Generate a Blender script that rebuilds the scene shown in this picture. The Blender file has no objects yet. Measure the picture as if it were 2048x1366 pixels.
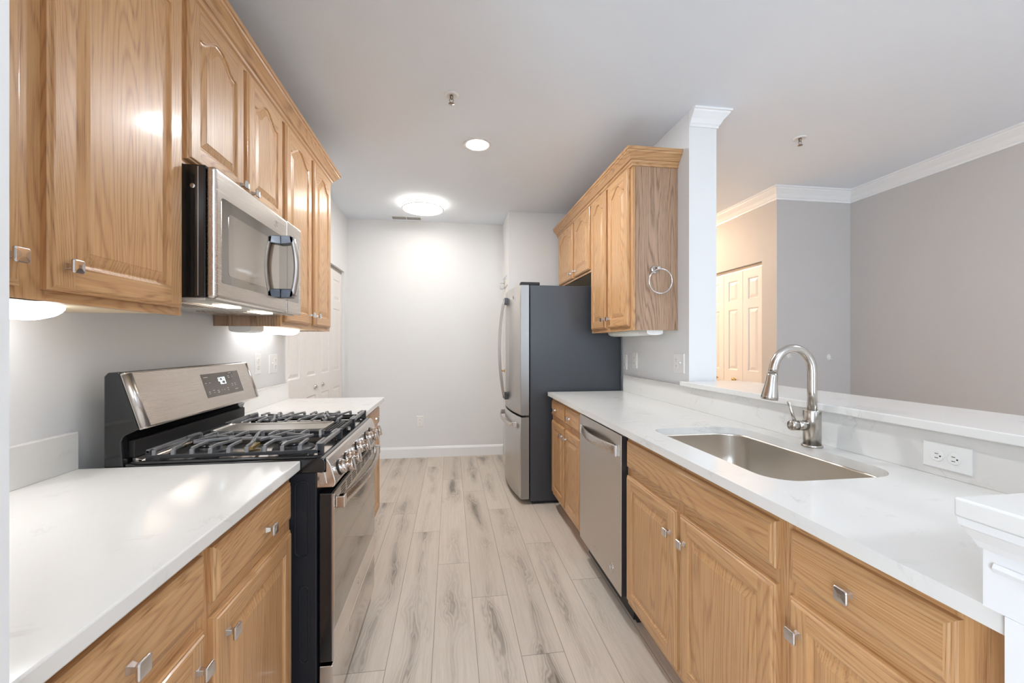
import bpy, bmesh, math, random
from mathutils import Vector, Matrix
from mathutils.geometry import tessellate_polygon
random.seed(7)
S = bpy.context.scene
COL = S.collection
# ------------------------------------------------------------------ camera
cam_d = bpy.data.cameras.new('camera'); cam = bpy.data.objects.new('camera', cam_d); COL.objects.link(cam)
cam.location = (0, 0, 1.294); cam.rotation_euler = (math.pi/2, 0, -0.136)
cam_d.sensor_width = 36; cam_d.lens = 817*36/2048
cam_d.shift_x = (1024-1013)/2048; cam_d.shift_y = (689.2-683)/2048
cam_d.clip_start = 0.02
S.camera = cam
# ------------------------------------------------------------------ world and light
S.view_settings.view_transform = 'Standard'
try: S.view_settings.look = 'None'
except Exception: pass
S.view_settings.gamma = 1; S.view_settings.exposure = 0.32
S.view_settings.use_curve_mapping = False
W = bpy.data.worlds.new('sky'); S.world = W; W.use_nodes = True
W.node_tree.nodes['Background'].inputs[0].default_value = (0.74, 0.88, 1.03, 1)
W.node_tree.nodes['Background'].inputs[1].default_value = 1.0  # set below from L
def area(name, loc, rot, sx, sy, power, col):
    d = bpy.data.lights.new(name, 'AREA'); d.shape = 'RECTANGLE'; d.size = sx; d.size_y = sy
    d.energy = power; d.color = col
    o = bpy.data.objects.new(name, d); o.location = loc; o.rotation_euler = rot; COL.objects.link(o); return o
L = dict(world=12.2, flush=17, can=780, can2=115, ucl=7.2, ucl2=3.2, hood=8, hall=235, din_fill=16, liv_fill=70)
W.node_tree.nodes['Background'].inputs[1].default_value = L['world']
# daylight through unseen windows, side one added, both placed for the light they give
for nm, loc, rot, sx, sy in (('daylight_rear', (2.55, -7.46, 1.3), (math.pi/2, 0, 0), 1.3, 2.0), ('daylight_side', (-1.56, -2.30, 1.35), (math.pi/2, 0, -math.pi/2), 2.1, 2.0)):
    p = area(nm, loc, rot, sx, sy, 1, (1, 1, 1)); p.data.cycles.is_portal = True    # sky light through the window openings

# ------------------------------------------------------------------ materials
def lin(c):
    return tuple(((x/255)/12.92 if x/255 <= .04045 else ((x/255+.055)/1.055)**2.4) for x in c)
def mat(name, rgb, rough=.5, metal=0., spec=.5, coat=0., emit=None, estr=0.):
    m = bpy.data.materials.new(name); m.use_nodes = True
    b = m.node_tree.nodes['Principled BSDF']
    b.inputs['Base Color'].default_value = (*lin(rgb), 1); b.inputs['Roughness'].default_value = rough
    b.inputs['Metallic'].default_value = metal; b.inputs['Specular IOR Level'].default_value = spec
    b.inputs['Coat Weight'].default_value = coat; b.inputs['Coat Roughness'].default_value = .12
    if emit: b.inputs['Emission Color'].default_value = (*lin(emit), 1); b.inputs['Emission Strength'].default_value = estr
    return m
class NT:
    def __init__(s, m): s.t = m.node_tree; s.b = s.t.nodes['Principled BSDF']
    def n(s, typ, **k):
        x = s.t.nodes.new(typ)
        for a, v in k.items():
            if hasattr(x, a): setattr(x, a, v)
            else: x.inputs[a].default_value = v
        return x
    def l(s, a, b): s.t.links.new(a, b)
    def math(s, op, a, b=None, clamp=False):
        x = s.t.nodes.new('ShaderNodeMath'); x.operation = op; x.use_clamp = clamp
        for i, v in enumerate((a, b)):
            if v is None: continue
            if isinstance(v, (int, float)): x.inputs[i].default_value = v
            else: s.l(v, x.inputs[i])
        return x.outputs[0]
    def ramp(s, fac, stops, interp='LINEAR'):
        x = s.t.nodes.new('ShaderNodeValToRGB'); x.color_ramp.interpolation = interp
        e = x.color_ramp.elements
        while len(e) < len(stops): e.new(.5)
        for i, (p, c) in enumerate(stops):
            e[i].position = p; e[i].color = (*c, 1) if len(c) == 3 else c
        s.l(fac, x.inputs[0]); return x.outputs[0]
    def mix(s, fac, a, b, mode='MIX'):
        x = s.t.nodes.new('ShaderNodeMix'); x.data_type = 'RGBA'; x.blend_type = mode
        for sock, v in ((x.inputs[0], fac), (x.inputs[6], a), (x.inputs[7], b)):
            if isinstance(v, (int, float)): sock.default_value = v
            elif isinstance(v, tuple): sock.default_value = (*v, 1)
            else: s.l(v, sock)
        return x.outputs[2]
    def noise(s, vec, scale, detail=4, rough=.55, dist=0.):
        x = s.t.nodes.new('ShaderNodeTexNoise'); x.inputs['Scale'].default_value = scale
        x.inputs['Detail'].default_value = detail; x.inputs['Roughness'].default_value = rough; x.inputs['Distortion'].default_value = dist
        s.l(vec, x.inputs['Vector']); return x.outputs['Fac']
    def mapv(s, vec, scale, loc=(0, 0, 0)):
        x = s.t.nodes.new('ShaderNodeMapping'); x.inputs['Scale'].default_value = scale; x.inputs['Location'].default_value = loc
        s.l(vec, x.inputs['Vector']); return x.outputs[0]
    def objvec(s, rnd=True):
        tc = s.t.nodes.new('ShaderNodeTexCoord')
        if not rnd: return tc.outputs['Object']
        oi = s.t.nodes.new('ShaderNodeObjectInfo')
        cx = s.t.nodes.new('ShaderNodeCombineXYZ')
        for i, k in enumerate((13.7, 29.1, 47.3)): s.l(s.math('MULTIPLY', oi.outputs['Random'], k), cx.inputs[i])
        a = s.t.nodes.new('ShaderNodeVectorMath'); a.operation = 'ADD'
        s.l(tc.outputs['Object'], a.inputs[0]); s.l(cx.outputs[0], a.inputs[1]); return a.outputs[0]
    def bump(s, h, strength, dist=.001):
        x = s.t.nodes.new('ShaderNodeBump'); x.inputs['Strength'].default_value = strength; x.inputs['Distance'].default_value = dist
        s.l(h, x.inputs['Height']); s.l(x.outputs[0], s.b.inputs['Normal'])

def oak(name, axis, light, mid, dark, rough=.38, coat=.18, ring=21., fine=1.):
    """red-oak grain running along axis (2 = z, 1 = y)"""
    m = mat(name, mid, rough, coat=coat); t = NT(m); v = t.objvec()
    def sc(a, g): 
        r = [a, a, a]; r[axis] = g; return tuple(r)
    n1 = t.noise(t.mapv(v, sc(4.2, .38)), 1.0, 2, .4)
    n2 = t.noise(t.mapv(v, sc(30, 1.6)), 1.0, 3, .6)
    n3 = t.noise(t.mapv(v, sc(150, 3.0)), 1.0, 2, .6)
    f = t.math('ADD', t.math('MULTIPLY', n1, ring*8.0), t.math('MULTIPLY', n2, 3.0))
    rings = t.math('ADD', t.math('MULTIPLY', t.math('SINE', t.math('MULTIPLY', f, 2.2)), .5), .5)
    rings = t.math('POWER', rings, 3.6)
    pores = t.noise(t.mapv(v, sc(520, 11)), 1.0, 3, .65)
    pores = t.math('MULTIPLY', t.math('SUBTRACT', pores, .47, True), 4.5, True)
    base = t.mix(t.math('MULTIPLY', t.math('SUBTRACT', n3, .3, True), 2.2, True), lin(light), lin(mid))
    c = t.mix(t.math('MULTIPLY', t.math('MULTIPLY', rings, t.math('ADD', .34, pores)), .66*fine, True), base, lin(dark))
    c = t.mix(t.math('MULTIPLY', pores, .15*fine), c, lin(dark))
    oi = t.n('ShaderNodeObjectInfo')
    hs = t.n('ShaderNodeHueSaturation'); t.l(c, hs.inputs['Color'])
    t.l(t.math('ADD', .93, t.math('MULTIPLY', oi.outputs['Random'], .14)), hs.inputs['Value'])
    t.l(hs.outputs[0], t.b.inputs['Base Color'])
    t.bump(t.math('MULTIPLY', pores, -1), .12, .0006)
    return m
OL, OM, OD = (207, 164, 117), (192, 142, 92), (134, 84, 46)
oak_v = oak('oak_vertical_grain', 2, OL, OM, OD)
oak_h = oak('oak_horizontal_grain', 1, OL, OM, OD)
oak_x = oak('oak_crosswise_grain', 0, OL, OM, OD)
oak_end = oak('oak_veneer_end_panel', 2, (182, 149, 121), (164, 130, 103), (104, 76, 55), .45, .1, 15., 1.5)
oak_under = mat('cabinet_underside', (225, 203, 170), .5)

def quartz(name):
    m = mat(name, (233, 230, 226), .12, spec=.5); t = NT(m); v = t.objvec(False)
    n = t.noise(v, 5.0, 6, .62, 1.2)
    ridge = t.math('ABSOLUTE', t.math('SUBTRACT', n, .5))
    vein = t.math('SUBTRACT', 1, t.math('MULTIPLY', ridge, 34), True)
    mask = t.noise(t.mapv(v, (1, 1, 1), (5, 3, 1)), 7.0, 3, .6)
    mask = t.math('MULTIPLY', t.math('SUBTRACT', mask, .53, True), 6, True)
    c = t.mix(t.math('MULTIPLY', t.math('MULTIPLY', vein, mask), .42), lin((229, 226, 221)), lin((172, 168, 164)))
    cl = t.noise(v, 1.4, 3); c = t.mix(t.math('MULTIPLY', cl, .18), c, lin((222, 219, 216)))
    t.l(c, t.b.inputs['Base Color']); return m
quartz_m = quartz('white_quartz')

def paint(name, rgb, rough=.55, bump=.05):
    m = mat(name, rgb, rough, spec=.3); t = NT(m); v = t.objvec(False)
    n = t.noise(v, 260, 3); t.bump(n, bump, .0006)
    c = t.mix(t.noise(v, 2.0, 2), lin(rgb), lin(tuple(min(255, x+3) for x in rgb))); t.l(c, t.b.inputs['Base Color'])
    return m
wall_m = paint('kitchen_wall_paint', (228, 227, 226))
greige_m = paint('greige_wall_paint', (199, 194, 190))
ceil_m = paint('ceiling_paint', (238, 243, 250), .8)
trim_m = mat('white_trim_paint', (240, 239, 238), .35)
doorw_m = mat('white_door_paint', (235, 229, 224), .4)
plast_m = mat('white_plastic', (238, 236, 232), .35)
slot_m = mat('dark_slot', (60, 56, 52), .6)

def brushed(name, rgb, rough, axis=1, amt=.12, metal=1.):
    m = mat(name, rgb, rough, metal); t = NT(m); v = t.objvec(False)
    sc = [500, 500, 500]; sc[axis] = 4
    n = t.noise(t.mapv(v, tuple(sc)), 1.0, 2)
    t.l(t.math('ADD', rough-amt/2, t.math('MULTIPLY', n, amt)), t.b.inputs['Roughness'])
    t.bump(n, .004, .0002); return m
steel = brushed('brushed_stainless', (206, 198, 191), .26)
steel_v = brushed('brushed_stainless_vertical', (196, 191, 187), .3, 2)
steel_dw = brushed('brushed_stainless_slate', (206, 199, 192), .34, 1)
chrome = mat('satin_chrome', (214, 212, 212), .16, 1)
nickel = brushed('brushed_nickel', (196, 190, 183), .24, 2, .1)
polish = mat('polished_steel', (215, 208, 203), .1, 1)
sink_m = brushed('sink_steel', (214, 206, 196), .30, 1, .05)
black_gl = mat('black_enamel', (22, 23, 25), .12, spec=.5, coat=.4)
black_side = paint('black_textured_panel', (30, 32, 38), .4, .25)
darkglass = mat('dark_mirror_glass', (150, 143, 136), .04, 1)
mwglass = mat('microwave_window_glass', (160, 154, 147), .05, 1)
panel_bl = mat('control_glass', (98, 90, 84), .15, .0, .6)
iron = mat('cast_iron', (128, 128, 130), .32, .35)
iron_dk = mat('cast_iron_dark', (42, 43, 46), .45, .1)
griddle_m = mat('griddle_plate', (178, 174, 168), .3, .8)
slate = mat('fridge_side_grey', (68, 71, 76), .38, .15)
rubber = mat('black_plastic', (24, 24, 25), .5)
digit_m = mat('lit_digits', (235, 250, 255), .4, emit=(225, 245, 255), estr=3)
legend_m = mat('printed_legend', (205, 200, 195), .5)
brass = mat('brass_burner', (150, 128, 80), .35, .9)
lamp_m = mat('lit_diffuser', (255, 255, 255), .5, emit=(255, 250, 240), estr=L['flush'])
lamp2_m = mat('lit_side_diffuser', (255, 255, 255), .5, emit=(255, 250, 238), estr=L['flush']*.4)
can_m = mat('lit_recessed_lens', (255, 255, 255), .5, emit=(246, 250, 252), estr=L['can'])
ucl_m = mat('lit_under_cabinet_lens', (255, 255, 255), .5, emit=(244, 249, 255), estr=L['ucl'])
hood_m = mat('lit_hood_lens', (255, 255, 255), .5, emit=(255, 240, 215), estr=L['hood'])
can2_m = mat('lit_recessed_lens_near', (255, 255, 255), .5, emit=(240, 247, 255), estr=L['can2'])
din_fill_m = mat('added_dining_fill', (255, 255, 255), .5, emit=(235, 245, 255), estr=L['din_fill'])  # glow of the added dining fill lamp, out of view
liv_fill_m = mat('added_living_fill', (255, 255, 255), .5, emit=(235, 245, 255), estr=L['liv_fill'])  # glow of the added living room fill lamp, out of view
hall_m = mat('lit_hall_diffuser', (255, 240, 220), .5, emit=(255, 224, 190), estr=L['hall'])
ucl2_m = mat('lit_under_cabinet_lens_far', (255, 255, 255), .5, emit=(244, 249, 255), estr=L['ucl2'])
ucl_off = mat('unlit_lens', (226, 226, 220), .3)

def floor_mat():
    m = mat('wood_look_planks', (200, 188, 176), .38, spec=.4); t = NT(m)
    uv = t.n('ShaderNodeUVMap', uv_map='plank').outputs[0]     # metres across, metres along
    rn = t.n('ShaderNodeUVMap', uv_map='seed').outputs[0]
    lc = t.n('ShaderNodeUVMap', uv_map='unit').outputs[0]
    a = t.n('ShaderNodeVectorMath', operation='ADD'); t.l(uv, a.inputs[0]); t.l(rn, a.inputs[1]); v = a.outputs[0]
    sl = t.n('ShaderNodeSeparateXYZ'); t.l(lc, sl.inputs[0])
    low = t.noise(t.mapv(v, (2.2, .9, 1)), 1.0, 2, .5)
    off = t.math('ADD', t.math('SUBTRACT', sl.outputs[0], .5), t.math('MULTIPLY', t.math('SUBTRACT', low, .5), 1.3))
    heart = t.math('SUBTRACT', 1, t.math('MULTIPLY', t.math('ABSOLUTE', off), 2.3), True)      # heartwood wandering along the board
    blob = t.noise(t.mapv(v, (9.0, 2.1, 1)), 1.0, 3, .5, .5)
    along = t.noise(t.mapv(v, (.5, 1.3, 1), (3, 8, 0)), 1.0, 2, .5)
    act = t.math('MULTIPLY', t.math('SUBTRACT', along, .40, True), 4.0, True)
    wob = t.noise(t.mapv(v, (34, 5, 1)), 1.0, 3, .6)
    fld = t.math('ADD', t.math('MULTIPLY', blob, .75), t.math('MULTIPLY', heart, .34))
    mask = t.math('MULTIPLY', t.math('MULTIPLY', t.math('SUBTRACT', fld, .47, True), 3.6, True), act)
    f = t.math('ADD', t.math('MULTIPLY', fld, 105), t.math('MULTIPLY', wob, 4.0))
    rings = t.math('ADD', t.math('MULTIPLY', t.math('SINE', f), .5), .5)
    streak = t.noise(t.mapv(v, (230, 6, 1)), 1.0, 3, .6)
    st2 = t.noise(t.mapv(v, (60, 2.2, 1)), 1.0, 3, .6)
    sx = t.n('ShaderNodeSeparateXYZ'); t.l(rn, sx.inputs[0])
    tone = t.math('FRACT', t.math('MULTIPLY', sx.outputs[0], 7.31))
    c = t.mix(tone, lin((214, 200, 185)), lin((202, 188, 173)))
    c = t.mix(t.math('MULTIPLY', t.math('SUBTRACT', streak, .35, True), .6), c, lin((164, 149, 135)))
    c = t.mix(t.math('MULTIPLY', t.math('SUBTRACT', st2, .45, True), .9), c, lin((160, 145, 131)))
    c = t.mix(t.math('MULTIPLY', mask, .50), c, lin((146, 131, 117)))
    c = t.mix(t.math('MULTIPLY', t.math('MULTIPLY', rings, t.math('ADD', mask, .05)), .62), c, lin((106, 93, 82)))
    core = t.math('MULTIPLY', t.math('MULTIPLY', t.math('SUBTRACT', fld, .68, True), 8, True), act)
    c = t.mix(t.math('MULTIPLY', core, .6), c, lin((84, 73, 64)))
    su = t.n('ShaderNodeSeparateXYZ'); t.l(lc, su.inputs[0])
    ex = t.math('SUBTRACT', .5, t.math('ABSOLUTE', t.math('SUBTRACT', su.outputs[0], .5)))
    ey = t.math('SUBTRACT', .5, t.math('ABSOLUTE', t.math('SUBTRACT', su.outputs[1], .5)))
    e = t.math('MAXIMUM', t.math('LESS_THAN', ex, .0075), t.math('LESS_THAN', ey, .0009))
    c = t.mix(t.math('MULTIPLY', e, .7), c, lin((92, 84, 77)))
    t.l(c, t.b.inputs['Base Color']); t.bump(t.math('SUBTRACT', streak, e), .05, .0005)
    return m
floor_m = floor_mat()

# ------------------------------------------------------------------ mesh helpers
class MB:
    def __init__(s): s.v = []; s.f = []; s.m = []; s.s = []
    def add(s, vs, fs, m=0, smooth=False):
        o = len(s.v); s.v += [tuple(p) for p in vs]
        for f in fs: s.f.append([i+o for i in f]); s.m.append(m); s.s.append(smooth)
        return s
    def box(s, x0, x1, y0, y1, z0, z1, m=0):
        v = [(x, y, z) for x in (x0, x1) for y in (y0, y1) for z in (z0, z1)]
        return s.add(v, [(0, 1, 3, 2), (4, 6, 7, 5), (0, 4, 5, 1), (2, 3, 7, 6), (0, 2, 6, 4), (1, 5, 7, 3)], m)
    def prism(s, poly, axis, a0, a1, m=0, smooth=False):
        """poly of 2-D points in the two axes other than axis (in x,y,z order)"""
        def P(p, a):
            r = list(p); r.insert(axis, a); return tuple(r)
        n = len(poly)
        s.add([P(p, a0) for p in poly]+[P(p, a1) for p in poly], [(i, (i+1) % n, n+(i+1) % n, n+i) for i in range(n)], m, smooth)
        s.add([P(p, a0) for p in poly], [tuple(range(n))], m); s.add([P(p, a1) for p in poly], [tuple(range(n))[::-1]], m)
        return s
    def rings(s, rings, m=0, smooth=True, cap0=True, cap1=True, closed=True):
        n = len(rings[0]); o = []
        for r in rings: o += r
        fs = []
        for k in range(len(rings)-1):
            for i in range(n if closed else n-1):
                j = (i+1) % n; fs.append((k*n+i, k*n+j, (k+1)*n+j, (k+1)*n+i))
        s.add(o, fs, m, smooth)
        if cap0: s.add(rings[0], [tuple(range(n))], m)
        if cap1: s.add(rings[-1], [tuple(range(n))[::-1]], m)
        return s
    def tube(s, pts, r, n=12, m=0, cap=True, flat=None):
        pts = [Vector(p) for p in pts]
        rs = r if isinstance(r, (list, tuple)) else [r]*len(pts)
        rg = []; up = None
        for i, p in enumerate(pts):
            d = (pts[min(i+1, len(pts)-1)]-pts[max(i-1, 0)]).normalized()
            if up is None:
                up = Vector((0, 0, 1)) if abs(d.z) < .9 else Vector((0, 1, 0))
            a = d.cross(up).normalized(); b = a.cross(d).normalized(); up = b
            fa, fb = flat if flat else (1, 1)
            rg.append([tuple(p+a*math.cos(t)*rs[i]*fa+b*math.sin(t)*rs[i]*fb) for t in [2*math.pi*k/n for k in range(n)]])
        return s.rings(rg, m, True, cap, cap)
    def bar(s, p0, p1, w, h, m=0):
        """rectangular bar between two points, w wide (horizontal), h high"""
        p0, p1 = Vector(p0), Vector(p1); d = (p1-p0).normalized()
        a = d.cross(Vector((0, 0, 1)))
        a = a.normalized() if a.length > 1e-4 else Vector((1, 0, 0)); b = a.cross(d).normalized()
        rg = [[tuple(p+a*w/2*i+b*h/2*j) for i, j in ((-1, -1), (1, -1), (1, 1), (-1, 1))] for p in (p0, p1)]
        return s.rings(rg, m, False)
    def lathe(s, c, axis, prof, n=24, m=0, smooth=True, cap=True):
        """prof: list of (radius, distance along axis)"""
        d = Vector(axis).normalized(); u = Vector((0, 0, 1)) if abs(d.z) < .9 else Vector((1, 0, 0))
        a = d.cross(u).normalized(); b = a.cross(d); c = Vector(c)
        rg = [[tuple(c+d*h+(a*math.cos(t)+b*math.sin(t))*r) for t in [2*math.pi*k/n for k in range(n)]] for r, h in prof]
        return s.rings(rg, m, smooth, cap, cap)
    def torus(s, c, axis, R, r, n=40, k=8, m=0, a0=0, a1=2*math.pi):
        d = Vector(axis).normalized(); u = Vector((0, 0, 1)) if abs(d.z) < .9 else Vector((1, 0, 0))
        a = d.cross(u).normalized(); b = a.cross(d); c = Vector(c); rg = []
        for i in range(n+1):
            t = a0+(a1-a0)*i/n; q = a*math.cos(t)+b*math.sin(t)
            rg.append([tuple(c+q*(R+r*math.cos(w))+d*r*math.sin(w)) for w in [2*math.pi*j/k for j in range(k)]])
        return s.rings(rg, m, True, False, False)
    def build(s, name, mats, parent=None, bevel=0., seg=2, **props):
        me = bpy.data.meshes.new(name)
        off = Vector((0, 0, 0)); p = parent
        while p is not None: off += Vector(p.location); p = p.parent
        me.from_pydata([tuple(Vector(v)-off) for v in s.v], [], s.f)
        for x in (mats if isinstance(mats, (list, tuple)) else [mats]): me.materials.append(x)
        for p, mi, sm in zip(me.polygons, s.m, s.s): p.material_index = mi; p.use_smooth = sm
        bm = bmesh.new(); bm.from_mesh(me)
        bmesh.ops.remove_doubles(bm, verts=bm.verts, dist=1e-6)
        bmesh.ops.recalc_face_normals(bm, faces=bm.faces); bm.to_mesh(me); bm.free()
        o = bpy.data.objects.new(name, me); COL.objects.link(o)
        if parent is not None: o.parent = parent
        if bevel:
            b = o.modifiers.new('bevel', 'BEVEL'); b.width = bevel; b.segments = seg; b.limit_method = 'ANGLE'; b.angle_limit = math.radians(35)
            b.harden_normals = False
        for k, v in props.items(): o[k] = v
        return o
def thing(name, label, cat, loc, group=None):
    o = bpy.data.objects.new(name, None); COL.objects.link(o); o.location = loc; o.empty_display_size = .05
    o['label'] = label; o['category'] = cat
    if group: o['group'] = group
    return o
def tag(o, label, cat, group=None):
    o['label'] = label; o['category'] = cat
    if group: o['group'] = group
    return o
def struct(name, mb, m, bevel=0., parent=None):
    o = mb.build(name, m, parent, bevel)
    if parent is None: o['kind'] = 'structure'
    return o
def rrect(x0, x1, y0, y1, rs, n=8):
    """rounded rectangle; rs radii at (x0y0, x1y0, x1y1, x0y1)"""
    out = []
    for (cx, cy, r, a) in ((x0+rs[0], y0+rs[0], rs[0], math.pi), (x1-rs[1], y0+rs[1], rs[1], 1.5*math.pi), (x1-rs[2], y1-rs[2], rs[2], 0), (x0+rs[3], y1-rs[3], rs[3], .5*math.pi)):
        out += [(cx+r*math.cos(a+math.pi/2*k/n), cy+r*math.sin(a+math.pi/2*k/n)) for k in range(n+1)]
    return out
def sweep(mb, path, offs, prof, m=0):
    """prof of (d, z); closed profile swept along path with mitred offsets"""
    rg = [[(p[0]+o[0]*d, p[1]+o[1]*d, z) for d, z in prof] for p, o in zip(path, offs)]
    return mb.rings(rg, m, False)
def smoothstep(t): t = max(0., min(1., t)); return t*t*(3-2*t)

# ------------------------------------------------------------------ room dimensions
XL, XR, CE, YB = -1.145, 1.43, 2.706, 4.785      # left wall, right wall, ceiling, back wall
YN = .486                                         # end wall behind the left counters
YA = 4.285                                        # wall beside the fridge
ZC = .915                                         # counter top

# floor built plank by plank in one mesh
def make_floor():
    me = bpy.data.meshes.new('floor'); vs = []; fs = []; uv = []; sd = []; un = []
    PW, PL, X0 = .183, 1.52, -.074
    joints = {-2: 3.195, -1: 2.87, 0: 2.434, 1: 2.092, 2: 1.673, 3: 2.61, 4: 2.176}
    x_lo, x_hi, y_lo, y_hi = -1.8, 4.2, -7.6, 6.2
    i = math.floor((x_lo-X0)/PW)
    while X0+i*PW < x_hi:
        j0 = joints.get(i, random.random()*PL) % PL
        k = math.floor((y_lo-j0)/PL)
        while j0+k*PL < y_hi:
            xa, xb = X0+i*PW, X0+(i+1)*PW; ya, yb = j0+k*PL, j0+(k+1)*PL
            n = len(vs); vs += [(xa, ya, 0), (xb, ya, 0), (xb, yb, 0), (xa, yb, 0)]; fs.append((n, n+1, n+2, n+3))
            r = (random.random()*40, random.random()*40)
            uv += [(0, 0), (PW, 0), (PW, PL), (0, PL)]; un += [(0, 0), (1, 0), (1, 1), (0, 1)]; sd += [r]*4
            k += 1
        i += 1
    me.from_pydata(vs, [], fs)
    for nm, dat in (('plank', uv), ('seed', sd), ('unit', un)):
        l = me.uv_layers.new(name=nm)
        for q, u in enumerate(dat): l.data[q].uv = u
    me.materials.append(floor_m)
    o = bpy.data.objects.new('floor', me); COL.objects.link(o); o['kind'] = 'structure'
make_floor()
struct('ceiling', MB().box(-1.8, 4.2, -7.6, 6.2, CE, CE+.1), ceil_m)
# left wall with the closet opening
struct('wall_left', MB().box(XL-.12, XL, YN, 3.07, 0, CE).box(XL-.12, XL, 4.64, YB+.12, 0, CE).box(XL-.12, XL, 3.07, 4.64, 2.085, CE), wall_m)
struct('wall_closet_inner', MB().box(-1.75, -1.7, 2.9, 4.8, 0, CE), wall_m)
struct('wall_back', MB().box(XL, .73, YB, YB+.12, 0, CE), wall_m)
struct('wall_alcove', MB().box(.61, .73, YA, YA+.10, 0, CE).box(.73, XR+.18, YA, YA+.12, 0, CE).box(.61, .73, YA+.1, YB, 2.06, CE), wall_m)
struct('wall_right', MB().box(XR, 1.61, 2.30, YA, 0, CE), wall_m)
struct('wall_peninsula', MB().box(1.425, 1.60, .469, 2.30, 0, 1.046).box(.77, 1.60, .31, .469, 0, 1.046), wall_m)
struct('wall_near_left', MB().box(-1.5, -.45, .366, YN, 0, CE), wall_m)
struct('wall_living_left', MB().box(-1.62, -1.5, -7.4, .486, 0, .35).box(-1.62, -1.5, -7.4, .486, 2.35, CE).box(-1.62, -1.5, -7.4, -3.35, .35, 2.35).box(-1.62, -1.5, -1.25, .486, .35, 2.35), greige_m)
struct('wall_dining_back', MB().box(2.92, 3.80, 3.325, 3.445, 0, CE), greige_m)
struct('wall_dining_right', MB().box(3.675, 3.80, -7.4, 3.325, 0, CE), greige_m)
struct('wall_hall', MB().box(2.92, 3.04, 3.445, 3.505, 0, CE).box(2.92, 3.04, 4.68, 6.0, 0, CE).box(2.92, 3.04, 3.505, 4.68, 2.085, CE), greige_m)
struct('wall_hall_end', MB().box(1.61, 3.04, 6.0, 6.12, 0, CE).box(1.49, 1.61, YA, 6.12, 0, CE), greige_m)
struct('wall_rear', MB().box(-1.62, 1.85, -7.52, -7.4, 0, CE).box(3.25, 3.80, -7.52, -7.4, 0, CE).box(1.85, 3.25, -7.52, -7.4, 2.35, CE).box(1.85, 3.25, -7.52, -7.4, 0, .25), greige_m)
wf = MB()
for x in (1.85, 2.53, 3.20): wf.box(x, x+.05, -7.48, -7.42, .25, 2.35)
wf.box(1.85, 3.25, -7.48, -7.42, .25, .30).box(1.85, 3.25, -7.48, -7.42, 2.30, 2.35)
struct('window_1', wf, trim_m)
wf = MB()
for y in (-3.35, -2.32, -1.30): wf.box(-1.58, -1.52, y, y+.05, .35, 2.35)
wf.box(-1.58, -1.52, -3.35, -1.25, .35, .40).box(-1.58, -1.52, -3.35, -1.25, 2.30, 2.35)
struct('added_window', wf, trim_m)  # added side window, unseen, positioned for the daylight it lets in
# baseboards
bp = [(0, 0), (.014, 0), (.014, .098), (.010, .108), (.006, .118), (0, .122)]
struct('baseboard_back', sweep(MB(), [(XL, YB), (.61, YB)], [(0, -1), (0, -1)], bp), trim_m)
struct('baseboard_dining', sweep(MB(), [(2.92, 3.325), (3.675, 3.325), (3.675, -7.4)], [(0, -1), (-1, -1), (-1, 0)], bp), trim_m)
# crown mouldings of the dining side and of the column
cp = [(0, CE-.104), (.010, CE-.104), (.012, CE-.090), (.020, CE-.082), (.034, CE-.058), (.056, CE-.034), (.066, CE-.024), (.070, CE-.014), (.080, CE-.012), (.080, CE), (0, CE)]
struct('trim_1', sweep(MB(), [(2.92, 6.0), (2.92, 3.325), (3.675, 3.325), (3.675, -7.4)], [(-1, 0), (-1, -1), (-1, -1), (-1, 0)], cp), trim_m)
cp2 = [(d*.8, CE-(CE-z)*.9) for d, z in cp]
struct('trim_2', sweep(MB(), [(XR, 2.30), (1.61, 2.30), (1.61, 4.2)], [(0, -1), (1, -1), (1, 0)], cp2), trim_m)

# ------------------------------------------------------------------ white bifold doors
def rect_ring(P, u0, u1, v0, v1, w): return [P(u0, v0, w), P(u1, v0, w), P(u1, v1, w), P(u0, v1, w)]
def panel_leaf(mb, P, u0, u1, v0, v1, panels, margin=.075, t=.034):
    """a moulded door leaf with raised panels; P(u,v,w) maps to the room"""
    ui, uj = u0+margin, u1-margin
    mb.rings([rect_ring(P, u0, u1, v0, v1, 0), rect_ring(P, u0, u1, v0, v1, t-.002), rect_ring(P, u0+.002, u1-.002, v0+.002, v1-.002, t)], 0, False, True, False)
    a, b, c, d = u0+.002, u1-.002, v0+.002, v1-.002
    def q(x0, x1, y0, y1): mb.add(rect_ring(P, x0, x1, y0, y1, t), [(0, 1, 2, 3)])
    q(a, ui, c, d); q(uj, b, c, d)
    ys = [c]+[y for p in panels for y in p]+[d]
    for k in range(0, len(ys), 2): q(ui, uj, ys[k], ys[k+1])
    for y0, y1 in panels:
        R = [(0, t), (.006, t-.007), (.014, t-.008), (.020, t-.006), (.040, t-.001), (.042, t-.001)]
        mb.rings([rect_ring(P, ui+e, uj-e, y0+e, y1-e, w) for e, w in R], 0, False, False, True)
PAN = [(.20, .86), (1.03, 1.66), (1.75, 1.96)]
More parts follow.
